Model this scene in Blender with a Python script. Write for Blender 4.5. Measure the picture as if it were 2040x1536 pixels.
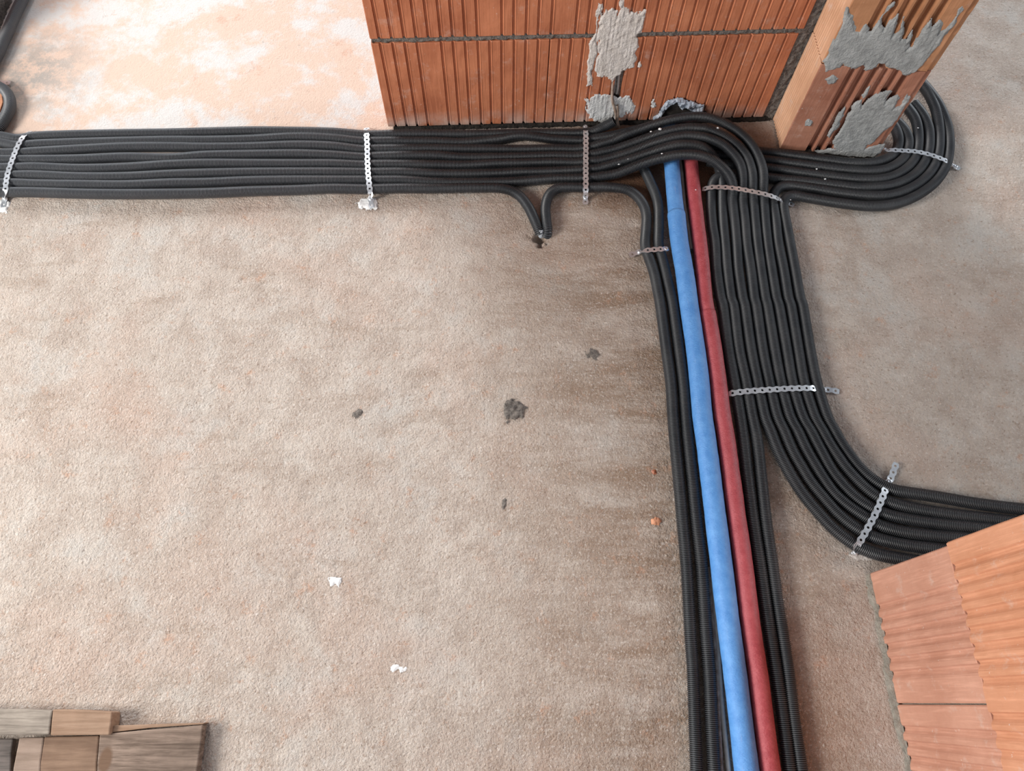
import bpy, math, random
import numpy as np
from mathutils import Vector, noise as mnoise

random.seed(4)
S = bpy.context.scene
for o in list(bpy.data.objects):
    bpy.data.objects.remove(o)

# ------------------------------------------------------------------ camera
F, CH = 1416.0, 1.28
_nd = np.array([-10.0, -632.0, -F]); _nd /= np.linalg.norm(_nd)
_up = -_nd
_fw = np.array([0, 1.0, 0]); _fw -= _up * _fw.dot(_up); _fw /= np.linalg.norm(_fw)
_rt = np.cross(_fw, _up)
R = np.array([_rt, _fw, _up])                     # world = R @ camera direction
cd = bpy.data.cameras.new('camera')
cam = bpy.data.objects.new('camera', cd); S.collection.objects.link(cam)
cd.sensor_fit = 'HORIZONTAL'; cd.sensor_width = 36.0
cd.lens = 36.0 * F / 2040.0
cd.clip_start = 0.01
M4 = [[*R[0], 0], [*R[1], 0], [*R[2], CH], [0, 0, 0, 1]]
from mathutils import Matrix
cam.matrix_world = Matrix(M4)
S.camera = cam

# ------------------------------------------------------------------ light
w = bpy.data.worlds.new('world'); S.world = w; w.use_nodes = True
w.node_tree.nodes['Background'].inputs[0].default_value = (0.80, 0.88, 1.0, 1)
w.node_tree.nodes['Background'].inputs[1].default_value = 0.30

def area(name, loc, target, sx, sy, power, col):
    l = bpy.data.lights.new(name, 'AREA'); l.shape = 'RECTANGLE'; l.size = sx; l.size_y = sy
    l.energy = power; l.color = col
    o = bpy.data.objects.new(name, l); S.collection.objects.link(o)
    o.location = loc
    o.rotation_euler = (Vector(target) - Vector(loc)).to_track_quat('-Z', 'Y').to_euler()
    return o
area('window_light_back', (-2.35, 5.2, 1.9), (-0.6, 0.6, 0.0), 2.2, 1.6, 350, (0.94, 0.97, 1.0))
area('window_light_left', (-2.9, -0.25, 1.75), (0.0, 0.5, 0.0), 1.0, 1.0, 128, (1.0, 0.97, 0.93))
area('window_light_front', (-1.6, -4.2, 1.7), (0.2, 0.8, 0.0), 1.8, 1.5, 72, (0.93, 0.96, 1.0))
area('window_light_doorway', (4.2, 1.7, 1.5), (0.6, 0.6, 0.0), 0.9, 1.2, 78, (0.9, 0.95, 1.0))
S.view_settings.view_transform = 'Standard'
S.view_settings.look = 'None'
S.view_settings.gamma = 1.0
S.view_settings.use_curve_mapping = False
S.view_settings.exposure = 0.0

# ------------------------------------------------------------------ helpers
def ray(px, py):
    return R @ np.array([px - 1020.0, 768.0 - py, -F])
def P(px, py, z=0.0):
    d = ray(px, py); t = (z - CH) / d[2]
    return np.array([d[0] * t, d[1] * t, z])
class Plane:
    """vertical plane: origin on the floor, direction u along it, normal n towards the viewer side"""
    def __init__(s, a, b, n_sign=1):
        s.o = np.array([a[0], a[1], 0.0]); u = np.array([b[0] - a[0], b[1] - a[1], 0.0])
        s.len = np.linalg.norm(u); s.u = u / s.len
        s.n = np.array([s.u[1], -s.u[0], 0.0]) * n_sign
    def uz(s, px, py):
        d = ray(px, py); c = np.array([0, 0, CH])
        t = (s.o - c).dot(s.n) / d.dot(s.n)
        p = c + d * t - s.o
        return p.dot(s.u), p[2]
    def at(s, u, z, h=0.0):
        return s.o + s.u * u + s.n * h + np.array([0, 0, z])

def mesh(name, verts, faces, m=None, parent=None, smooth=True):
    me = bpy.data.meshes.new(name)
    me.from_pydata([tuple(map(float, v)) for v in verts], [], faces)
    me.update()
    if smooth: me.polygons.foreach_set('use_smooth', [True] * len(me.polygons))
    return link(name, me, m, parent)
def quads(name, V, Q, m=None, parent=None, smooth=True):
    """fast numpy quad mesh"""
    V = np.asarray(V, np.float32); Q = np.asarray(Q, np.int32)
    me = bpy.data.meshes.new(name)
    me.vertices.add(len(V)); me.vertices.foreach_set('co', V.ravel())
    me.loops.add(Q.size); me.loops.foreach_set('vertex_index', Q.ravel())
    me.polygons.add(len(Q)); me.polygons.foreach_set('loop_start', np.arange(0, Q.size, 4, dtype=np.int32))
    me.update(calc_edges=True); me.validate()
    me.polygons.foreach_set('use_smooth', np.full(len(me.polygons), smooth))
    return link(name, me, m, parent)
def link(name, me, m, parent):
    o = bpy.data.objects.new(name, me); S.collection.objects.link(o)
    if m: me.materials.append(m)
    if parent: o.parent = parent
    return o
def empty(name, loc=(0, 0, 0)):
    o = bpy.data.objects.new(name, None); S.collection.objects.link(o); o.location = loc; return o
def tag(o, label=None, cat=None, group=None, kind=None):
    if label: o['label'] = label
    if cat: o['category'] = cat
    if group: o['group'] = group
    if kind: o['kind'] = kind
    return o

def hash2(ix, iy, seed):
    h = (ix.astype(np.int64) * 374761393 + iy.astype(np.int64) * 668265263 + seed * 974634777) & 0xffffffff
    h = ((h ^ (h >> 13)) * 1274126177) & 0xffffffff
    return ((h ^ (h >> 16)) & 0xffff) / 65535.0
def vnoise(x, y, seed=0):
    x = np.asarray(x, float); y = np.asarray(y, float)
    ix = np.floor(x); iy = np.floor(y); fx = x - ix; fy = y - iy
    fx = fx * fx * (3 - 2 * fx); fy = fy * fy * (3 - 2 * fy)
    a = hash2(ix, iy, seed); b = hash2(ix + 1, iy, seed); c = hash2(ix, iy + 1, seed); d = hash2(ix + 1, iy + 1, seed)
    return (a + (b - a) * fx) * (1 - fy) + (c + (d - c) * fx) * fy - 0.5
def fbm(x, y, seed=0, n=4):
    s = 0; a = 1.0
    for k in range(n):
        s = s + a * vnoise(x * 2 ** k, y * 2 ** k, seed + k); a *= 0.5
    return s

class MB:
    def __init__(s): s.v = []; s.f = []
    def add(s, V, Fs):
        o = len(s.v); s.v += [tuple(map(float, v)) for v in V]; s.f += [tuple(i + o for i in f) for f in Fs]
    def hexa(s, b, t):
        """box from four bottom and four top points"""
        s.add(list(b) + list(t), [(3, 2, 1, 0), (4, 5, 6, 7), (0, 1, 5, 4), (1, 2, 6, 5), (2, 3, 7, 6), (3, 0, 4, 7)])
    def build(s, name, m, parent=None, smooth=False, bevel=0):
        o = mesh(name, s.v, s.f, m, parent, smooth)
        if bevel:
            b = o.modifiers.new('bevel', 'BEVEL'); b.width = bevel; b.segments = 2; b.limit_method = 'ANGLE'
        return o

# ------------------------------------------------------------------ materials
def mat(name, rough=0.8, spec=0.5, metal=0.0):
    m = bpy.data.materials.new(name); m.use_nodes = True
    b = m.node_tree.nodes['Principled BSDF']
    b.inputs['Roughness'].default_value = rough
    b.inputs['Specular IOR Level'].default_value = spec
    b.inputs['Metallic'].default_value = metal
    return m, m.node_tree, b
def N(t, typ, **k):
    n = t.nodes.new(typ)
    for a, v in k.items():
        if a.startswith('i_'):
            key = a[2:].replace('_', ' ')
            n.inputs[int(key) if key.isdigit() else key].default_value = v
        else: setattr(n, a, v)
    return n
def L(t, a, ao, b, bi): t.links.new(a.outputs[ao], b.inputs[bi])
def coords(t, scale=(1, 1, 1), geo=True, rot=(0, 0, 0)):
    c = N(t, 'ShaderNodeNewGeometry') if geo else N(t, 'ShaderNodeTexCoord')
    mp = N(t, 'ShaderNodeMapping'); mp.inputs['Scale'].default_value = scale; mp.inputs['Rotation'].default_value = rot
    L(t, c, 'Position' if geo else 'Object', mp, 'Vector')
    return mp
def noise(t, vec, scale, detail=4, rough=0.55, dist=0.0):
    n = N(t, 'ShaderNodeTexNoise'); n.inputs['Scale'].default_value = scale; n.inputs['Detail'].default_value = detail
    n.inputs['Roughness'].default_value = rough; n.inputs['Distortion'].default_value = dist
    L(t, vec, 0, n, 'Vector'); return n
def ramp(t, src, stops, out=0, interp='LINEAR'):
    r = N(t, 'ShaderNodeValToRGB'); r.color_ramp.interpolation = interp
    e = r.color_ramp.elements
    while len(e) > 1: e.remove(e[-1])
    e[0].position = stops[0][0]; e[0].color = (*stops[0][1], 1) if len(stops[0][1]) == 3 else stops[0][1]
    for p, c in stops[1:]:
        x = e.new(p); x.color = (*c, 1)
    L(t, src, out, r, 0); return r
def g(v): return (v, v, v)
def mix(t, fac, a, b, mode='MIX'):
    n = N(t, 'ShaderNodeMix', data_type='RGBA', blend_type=mode)
    for s, key in ((fac, 'Factor'), ):
        if isinstance(s, (int, float)): n.inputs[0].default_value = s
        else: t.links.new(s, n.inputs[0])
    for s, i in ((a, 6), (b, 7)):
        if isinstance(s, tuple): n.inputs[i].default_value = (*s, 1)
        else: t.links.new(s, n.inputs[i])
    return n.outputs[2]
def bump(t, b, h, dist, strength=1.0, chain=None):
    n = N(t, 'ShaderNodeBump'); n.inputs['Strength'].default_value = strength; n.inputs['Distance'].default_value = dist
    t.links.new(h, n.inputs['Height'])
    if chain: t.links.new(chain.outputs[0], n.inputs['Normal'])
    L(t, n, 0, b, 'Normal'); return n

# floor: rough screed, pinkish grey with rust-red dust, smoother and chalkier in the back left
def floor_material():
    m, t, b = mat('floor_concrete', 0.85, 0.35)
    c = coords(t)
    big = noise(t, c, 3.2, 5, 0.6, 0.4); mid = noise(t, c, 14, 6, 0.65, 0.3); fine = noise(t, c, 150, 5, 0.7)
    grain = noise(t, c, 330, 4, 0.6)
    base = mix(t, ramp(t, mid, [(0.36, g(0)), (0.66, g(1))]).outputs[0], (0.51, 0.41, 0.34), (0.67, 0.575, 0.495))
    gp = noise(t, c, 7, 8, 0.7)
    base = mix(t, ramp(t, gp, [(0.52, g(0)), (0.64, g(0.8))]).outputs[0], base, (0.60, 0.545, 0.49))
    red = mix(t, ramp(t, big, [(0.50, g(0)), (0.70, g(0.6))]).outputs[0], base, (0.60, 0.42, 0.33))
    cs = coords(t, (0.5, 2.2, 1), rot=(0, 0, 0.12)); st = noise(t, cs, 7.5, 8, 0.78, 0.2)
    br = mix(t, ramp(t, st, [(0.54, g(0)), (0.68, g(0.6))]).outputs[0], red, (0.38, 0.27, 0.195))
    sxx = N(t, 'ShaderNodeSeparateXYZ'); L(t, N(t, 'ShaderNodeNewGeometry'), 'Position', sxx, 0)
    dl = N(t, 'ShaderNodeMapRange', i_1=-0.10, i_2=0.22); L(t, sxx, 0, dl, 0)       # trodden dirt along the left of the pipe run
    dr = N(t, 'ShaderNodeMapRange', i_1=0.62, i_2=0.45); L(t, sxx, 0, dr, 0)
    dm = N(t, 'ShaderNodeMath', operation='MULTIPLY'); L(t, dl, 0, dm, 0); L(t, dr, 0, dm, 1)
    dn = N(t, 'ShaderNodeMath', operation='MULTIPLY'); L(t, dm, 0, dn, 0); L(t, ramp(t, noise(t, cs, 5.5, 8, 0.78, 0.2), [(0.36, g(0)), (0.58, g(0.9))]), 0, dn, 1)
    br = mix(t, dn.outputs[0], br, (0.32, 0.215, 0.145))
    ob = noise(t, c, 24, 8, 0.78)
    br = mix(t, ramp(t, ob, [(0.57, g(0)), (0.66, g(0.6))]).outputs[0], br, (0.58, 0.32, 0.20))
    sp = ramp(t, fine, [(0.56, g(0)), (0.68, g(0.7))])
    br2 = mix(t, sp.outputs[0], br, (0.30, 0.195, 0.13))
    lt = ramp(t, noise(t, c, 210, 4, 0.7), [(0.54, g(0)), (0.68, g(0.7))])
    br3 = mix(t, lt.outputs[0], br2, (0.78, 0.71, 0.65))
    # rust-brown clay dust by the wall foot and pipes, darkened to include their shade
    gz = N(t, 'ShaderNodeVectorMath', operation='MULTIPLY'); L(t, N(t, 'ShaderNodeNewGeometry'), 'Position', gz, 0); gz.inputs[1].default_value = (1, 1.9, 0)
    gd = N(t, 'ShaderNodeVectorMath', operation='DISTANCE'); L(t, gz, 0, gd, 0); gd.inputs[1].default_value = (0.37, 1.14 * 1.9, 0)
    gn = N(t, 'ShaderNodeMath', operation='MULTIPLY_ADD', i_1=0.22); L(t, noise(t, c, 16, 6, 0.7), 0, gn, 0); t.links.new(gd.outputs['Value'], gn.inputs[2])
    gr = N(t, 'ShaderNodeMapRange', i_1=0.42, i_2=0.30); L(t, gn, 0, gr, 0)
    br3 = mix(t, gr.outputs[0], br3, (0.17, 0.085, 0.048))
    # chalky smooth zone behind the conduits on the left
    sep = N(t, 'ShaderNodeSeparateXYZ'); L(t, N(t, 'ShaderNodeNewGeometry'), 'Position', sep, 0)
    yb = N(t, 'ShaderNodeMapRange', i_1=1.10, i_2=1.22); t.links.new(sep.outputs[1], yb.inputs[0])
    xb = N(t, 'ShaderNodeMapRange', i_1=0.1, i_2=-0.3); t.links.new(sep.outputs[0], xb.inputs[0])
    zone = N(t, 'ShaderNodeMath', operation='MULTIPLY'); L(t, yb, 0, zone, 0); L(t, xb, 0, zone, 1)
    pn = noise(t, c, 4.6, 8, 0.72, 0.1)
    chalk = mix(t, ramp(t, pn, [(0.44, g(0)), (0.53, g(1))]).outputs[0], (0.64, 0.595, 0.56), (0.66, 0.485, 0.385))
    pn2 = noise(t, c, 9, 8, 0.75, 0.1)
    chalk = mix(t, ramp(t, pn2, [(0.60, g(0)), (0.66, g(0.7))]).outputs[0], chalk, (0.60, 0.36, 0.26))
    speck = ramp(t, noise(t, c, 55, 6, 0.75), [(0.62, g(0)), (0.68, g(0.7))])
    chalk = mix(t, speck.outputs[0], chalk, (0.42, 0.34, 0.29))
    # grey cement spill close to the far left wall
    vd = N(t, 'ShaderNodeVectorMath', operation='DISTANCE'); L(t, N(t, 'ShaderNodeNewGeometry'), 'Position', vd, 0)
    vd.inputs[1].default_value = (-1.16, 1.40, 0)
    vr = N(t, 'ShaderNodeMapRange', i_1=0.20, i_2=0.03); L(t, vd, 'Value', vr, 0)
    vm = N(t, 'ShaderNodeMath', operation='MULTIPLY'); L(t, vr, 0, vm, 0)
    L(t, ramp(t, noise(t, c, 22, 7, 0.75), [(0.42, g(0)), (0.56, g(1))]), 0, vm, 1)
    chalk = mix(t, vm.outputs[0], chalk, (0.40, 0.35, 0.31))
    col = mix(t, zone.outputs[0], br3, chalk)
    t.links.new(col, b.inputs['Base Color'])
    # relief
    r1 = noise(t, c, 300, 3, 0.75); r2 = noise(t, c, 95, 5, 0.75); r3 = noise(t, c, 700, 2, 0.6)
    vo = N(t, 'ShaderNodeTexVoronoi', feature='SMOOTH_F1'); vo.inputs['Scale'].default_value = 190; vo.inputs['Smoothness'].default_value = 0.6
    L(t, c, 0, vo, 'Vector')
    a = N(t, 'ShaderNodeMath', operation='MULTIPLY_ADD', i_1=0.75); L(t, r2, 0, a, 0); L(t, r1, 0, a, 2)
    a2 = N(t, 'ShaderNodeMath', operation='MULTIPLY_ADD', i_1=0.25); L(t, r3, 0, a2, 0)
    av = N(t, 'ShaderNodeMath', operation='MULTIPLY_ADD', i_1=-0.45); L(t, vo, 'Distance', av, 0); L(t, a, 0, av, 2); L(t, av, 0, a2, 2)
    inv = N(t, 'ShaderNodeMapRange', i_3=1.0, i_4=0.22); L(t, zone, 0, inv, 0)
    a3 = N(t, 'ShaderNodeMath', operation='MULTIPLY'); L(t, a2, 0, a3, 0); L(t, inv, 0, a3, 1)
    bump(t, b, a3.outputs[0], 0.0050, 1.0)
    return m
def brick_material(name, dark, light, dust=0.35, chalk_low=False):
    m, t, b = mat(name, 0.72, 0.4)
    c = coords(t)
    n1 = noise(t, c, 9, 5, 0.6); n2 = noise(t, c, 60, 5, 0.6)
    col = mix(t, ramp(t, n1, [(0.35, g(0)), (0.65, g(1))]).outputs[0], dark, light)
    cz = coords(t, (1, 1, 0.06)); n3 = noise(t, cz, 260, 3, 0.5)
    col = mix(t, ramp(t, n3, [(0.5, g(0)), (0.75, g(0.35))]).outputs[0], col, tuple(min(1, v * 1.35 + 0.03) for v in light))
    dn = noise(t, c, 28, 7, 0.75)
    col = mix(t, ramp(t, dn, [(0.56, g(0)), (0.72, g(dust))]).outputs[0], col, (0.62, 0.50, 0.43))
    pn = noise(t, c, 120, 5, 0.7)
    col = mix(t, ramp(t, pn, [(0.66, g(0)), (0.72, g(dust * 1.6))]).outputs[0], col, (0.72, 0.66, 0.6))
    if chalk_low:      # cement dust that splashed on the lowest few centimetres
        sep = N(t, 'ShaderNodeSeparateXYZ'); L(t, N(t, 'ShaderNodeNewGeometry'), 'Position', sep, 0)
        mr = N(t, 'ShaderNodeMapRange', i_1=0.055, i_2=0.0); L(t, sep, 2, mr, 0)
        q = N(t, 'ShaderNodeMath', operation='MULTIPLY'); L(t, mr, 0, q, 0)
        L(t, ramp(t, noise(t, c, 16, 4, 0.6), [(0.35, g(0)), (0.6, g(0.9))]), 0, q, 1)
        col = mix(t, q.outputs[0], col, (0.50, 0.43, 0.38))
    t.links.new(col, b.inputs['Base Color'])
    bp = bump(t, b, n3.outputs[0], 0.0006, 0.8)
    bump(t, b, n2.outputs[0], 0.0012, 0.7, bp)
    return m
def plain(name, c1, c2, rough=0.85, sc=60, bd=0.002, spec=0.3, metal=0.0, bs=300):
    m, t, b = mat(name, rough, spec, metal)
    c = coords(t); n1 = noise(t, c, sc, 5, 0.65)
    t.links.new(mix(t, ramp(t, n1, [(0.35, g(0)), (0.68, g(1))]).outputs[0], c1, c2), b.inputs['Base Color'])
    if bd: bump(t, b, noise(t, c, bs, 5, 0.65).outputs[0], bd, 1.0)
    return m
def conduit_material():
    m, t, b = mat('conduit_plastic', 0.40, 0.55)
    c = coords(t)
    n = noise(t, c, 18, 5, 0.65); n2 = noise(t, c, 160, 4, 0.7)
    col = mix(t, ramp(t, n, [(0.45, g(0)), (0.75, g(0.8))]).outputs[0], (0.020, 0.022, 0.026), (0.060, 0.056, 0.054))
    col = mix(t, ramp(t, n2, [(0.58, g(0)), (0.75, g(0.35))]).outputs[0], col, (0.16, 0.14, 0.125))
    dust = mix(t, ramp(t, n, [(0.30, g(0)), (0.7, g(1))]).outputs[0], (0.030, 0.034, 0.040), (0.078, 0.080, 0.085))
    sx = N(t, 'ShaderNodeSeparateXYZ'); L(t, N(t, 'ShaderNodeNewGeometry'), 'Position', sx, 0)
    lf = N(t, 'ShaderNodeMapRange', i_1=0.0, i_2=-0.45, i_3=0.0, i_4=0.6); L(t, sx, 0, lf, 0)   # dust paler to the left, window glare put into its colour
    dust = mix(t, lf.outputs[0], dust, (0.25, 0.26, 0.275))
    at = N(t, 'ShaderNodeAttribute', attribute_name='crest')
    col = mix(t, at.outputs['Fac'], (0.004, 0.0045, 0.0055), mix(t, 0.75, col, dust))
    t.links.new(col, b.inputs['Base Color'])
    rr = N(t, 'ShaderNodeMapRange', i_3=0.34, i_4=0.58); L(t, n, 0, rr, 0); L(t, rr, 0, b, 'Roughness')
    return m
def pipe_material(name, c1, c2, worn):
    m, t, b = mat(name, 0.48, 0.55)
    c = coords(t); n = noise(t, c, 45, 8, 0.75)
    col = mix(t, ramp(t, n, [(0.3, g(0)), (0.72, g(1))]).outputs[0], c1, c2)
    cs = coords(t, (1, 0.12, 1)); n2 = noise(t, cs, 140, 5, 0.7)
    col = mix(t, ramp(t, n2, [(0.60, g(0)), (0.78, g(0.45))]).outputs[0], col, worn)
    t.links.new(col, b.inputs['Base Color'])
    cw = coords(t, (0.6, 1.6, 1)); n3 = noise(t, cw, 420, 3, 0.6)
    bp = bump(t, b, n3.outputs[0], 0.0011, 1.0)
    bump(t, b, noise(t, c, 60, 3, 0.5).outputs[0], 0.001, 0.35, bp)
    return m
def wood_material(name, c1, c2, rot=0.0, knot=None):
    m, t, b = mat(name, 0.8, 0.25)
    c = coords(t, (1.0, 14.0, 6.0), rot=(0, 0, rot)); n = noise(t, c, 10, 6, 0.65, 0.4)
    c0 = coords(t); n2 = noise(t, c0, 9, 5, 0.6)
    col = mix(t, ramp(t, n, [(0.35, g(0)), (0.65, g(1))]).outputs[0], c1, c2)
    col = mix(t, ramp(t, n2, [(0.45, g(0)), (0.8, g(0.7))]).outputs[0], col, tuple(v * 0.55 for v in c1))
    if knot:
        vd = N(t, 'ShaderNodeVectorMath', operation='DISTANCE'); mp = coords(t, (1.0, 0.55, 1)); L(t, mp, 0, vd, 0)
        vd.inputs[1].default_value = (knot[0], knot[1] * 0.55, knot[2])
        kr = N(t, 'ShaderNodeMapRange', i_1=0.012, i_2=0.008); L(t, vd, 'Value', kr, 0)
        col = mix(t, kr.outputs[0], col, (0.16, 0.095, 0.06))
    t.links.new(col, b.inputs['Base Color'])
    bump(t, b, n.outputs[0], 0.0025, 0.9)
    return m

M_floor = floor_material()
M_brick = brick_material('clay_brick', (0.36, 0.112, 0.050), (0.51, 0.182, 0.086), 0.35, True)
M_brick_pale = brick_material('clay_brick_pale', (0.49, 0.235, 0.155), (0.60, 0.315, 0.22), 0.5)
M_brick_orange = brick_material('clay_brick_orange', (0.56, 0.25, 0.135), (0.66, 0.32, 0.19), 0.5)
M_brick_pier = brick_material('clay_brick_pier', (0.32, 0.125, 0.075), (0.42, 0.19, 0.12), 0.4)
M_brick_pier_up = brick_material('clay_brick_pier_upper', (0.40, 0.175, 0.08), (0.50, 0.24, 0.12), 0.25)
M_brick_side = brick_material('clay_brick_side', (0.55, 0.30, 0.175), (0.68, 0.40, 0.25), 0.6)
M_mortar = plain('mortar_dark', (0.115, 0.10, 0.09), (0.30, 0.26, 0.225), 0.95, 190, 0.005)
M_bead = plain('mortar_bead', (0.33, 0.30, 0.25), (0.50, 0.45, 0.38), 0.95, 70, 0.005)
M_plaster = plain('cement_smear', (0.56, 0.50, 0.45), (0.76, 0.70, 0.65), 0.9, 45, 0.0025)
M_plaster_grey = plain('cement_smear_grey', (0.54, 0.535, 0.52), (0.74, 0.73, 0.71), 0.9, 40, 0.003)
M_conduit = conduit_material()
M_blue = pipe_material('blue_sleeve', (0.065, 0.235, 0.58), (0.15, 0.38, 0.76), (0.38, 0.44, 0.62))
M_red = pipe_material('red_sleeve', (0.34, 0.040, 0.050), (0.50, 0.10, 0.11), (0.22, 0.12, 0.12))
M_zinc = plain('galvanised_steel', (0.55, 0.56, 0.58), (0.78, 0.80, 0.82), 0.38, 60, 0.0, 0.5, 0.75)
M_cable = plain('cable_sheath', (0.30, 0.28, 0.26), (0.45, 0.42, 0.39), 0.6, 40, 0.0)
M_cable_brown = plain('cable_sheath_brown', (0.20, 0.13, 0.09), (0.42, 0.33, 0.27), 0.6, 60, 0.0)
M_tape = plain('grey_tape', (0.42, 0.45, 0.48), (0.60, 0.63, 0.66), 0.5, 60, 0.0)
M_plaster_pier = plain('cement_smear_pier', (0.30, 0.30, 0.29), (0.46, 0.46, 0.445), 0.9, 40, 0.003)
M_white = plain('plaster_crumb', (0.75, 0.74, 0.72), (0.85, 0.84, 0.82), 0.9, 200, 0.0)
M_film = plain('plastic_film', (0.24, 0.28, 0.34), (0.52, 0.56, 0.62), 0.25, 30, 0.001, 0.7)
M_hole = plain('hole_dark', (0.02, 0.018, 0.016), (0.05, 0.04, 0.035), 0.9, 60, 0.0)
M_wood_grey = wood_material('weathered_wood', (0.19, 0.155, 0.125), (0.40, 0.34, 0.28))
M_wood_grain = wood_material('sawn_wood', (0.22, 0.17, 0.14), (0.45, 0.36, 0.31), rot=-0.35)
M_wood_brown = wood_material('brown_board', (0.19, 0.115, 0.075), (0.28, 0.18, 0.12), rot=1.57)
M_wood_tan = wood_material('tan_board', (0.27, 0.165, 0.105), (0.38, 0.25, 0.17), rot=0.6)
M_wood_pale = wood_material('pale_lath', (0.28, 0.20, 0.15), (0.38, 0.28, 0.22), rot=1.57)
M_wood_dark = wood_material('dark_board', (0.10, 0.085, 0.075), (0.22, 0.18, 0.16))

# ------------------------------------------------------------------ floor
HOLE = P(1076, 476)
def floor_h(x, y):
    h = 0.0018 * fbm(x * 7, y * 7, 3, 2) + 0.0013 * fbm(x * 60, y * 60, 11, 2) + 0.0016 * fbm(x * 150, y * 150, 23, 2)
    smooth = np.clip((y - 1.10) / 0.1, 0, 1) * np.clip((0.1 - x) / 0.3, 0, 1)
    h = h * (1 - 0.8 * smooth)
    d = np.hypot((x - HOLE[0]) / 0.021, (y - HOLE[1]) / 0.017) + 0.9 * fbm(x * 70, y * 70, 77, 3)
    h = h - 0.030 * np.clip(1 - d, 0, 1) ** 0.8
    return h
def axis(lo, hi, step, far0, far1):
    return np.concatenate([np.linspace(far0, lo, 14)[:-1], np.arange(lo, hi, step), np.linspace(hi, far1, 14)])
xs = axis(-1.35, 1.4, 0.0045, -5, 5); ys = axis(-0.25, 1.8, 0.0045, -3, 5)
X, Y = np.meshgrid(xs, ys, indexing='ij')
Z = floor_h(X, Y) - 0.0005
nx, ny = X.shape
ii = (np.arange(nx - 1)[:, None] * ny + np.arange(ny - 1)[None, :]).ravel()
floor = quads('floor', np.stack([X, Y, Z], -1).reshape(-1, 3), np.stack([ii, ii + ny, ii + ny + 1, ii + 1], -1), M_floor)
tag(floor, 'rough pinkish grey concrete floor with rust-coloured dust', kind='structure')

# ------------------------------------------------------------------ ribbed brick faces
def rib_profile(length, pitch, gw, depth, skip=(), start=0.012, slant=0.35, jitter=0.0008, seed=1):
    r = random.Random(seed); pts = [(0, -0.0015), (0.0015, 0)]; u = start; k = 0
    while u + gw + 0.004 < length:
        if k not in skip:
            j = r.uniform(-jitter, jitter)
            pts += [(u + j, 0), (u + j + 0.0006, -depth), (u + j + gw * (1 - slant), -depth), (u + j + gw, 0.0006), (u + j + gw + 0.0012, 0.0004), (u + j + gw + 0.0022, 0)]
        u += pitch; k += 1
    pts += [(length - 0.0015, 0), (length, -0.0015)]
    return pts
def extrude_face(mb, pl, u0, pts, z0, z1, back, seed=0, rough=0.0006, nz=7):
    """brick body: profile pts (u, depth) swept from z0 to z1 on plane pl, closed at the back"""
    zs = [z0 + 0.0012] + [z0 + (z1 - z0) * k / nz for k in range(1, nz)] + [z1 - 0.0012]
    zs = [z0] + zs + [z1]
    rows = []
    for j, z in enumerate(zs):
        inset = 0.0012 if j in (0, len(zs) - 1) else 0.0
        row = []
        for i, (u, d) in enumerate(pts):
            n = (float(vnoise(np.array(u * 90 + seed * 3.1), np.array(z * 60), seed)) * 2 * rough)
            row.append(pl.at(u0 + u, z, d - inset + n))
        row = [pl.at(u0, z, -back)] + row + [pl.at(u0 + pts[-1][0], z, -back)]
        rows.append(row)
    n = len(rows[0]); V = [p for r_ in rows for p in r_]; Fs = []
    for j in range(len(rows) - 1):
        for i in range(n - 1):
            Fs.append((j * n + i, j * n + i + 1, (j + 1) * n + i + 1, (j + 1) * n + i))
        Fs.append((j * n + n - 1, j * n, (j + 1) * n, (j + 1) * n + n - 1))
    Fs.append(tuple(range(n))[::-1]); Fs.append(tuple(range((len(rows) - 1) * n, len(rows) * n)))
    mb.add(V, Fs)

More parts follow.
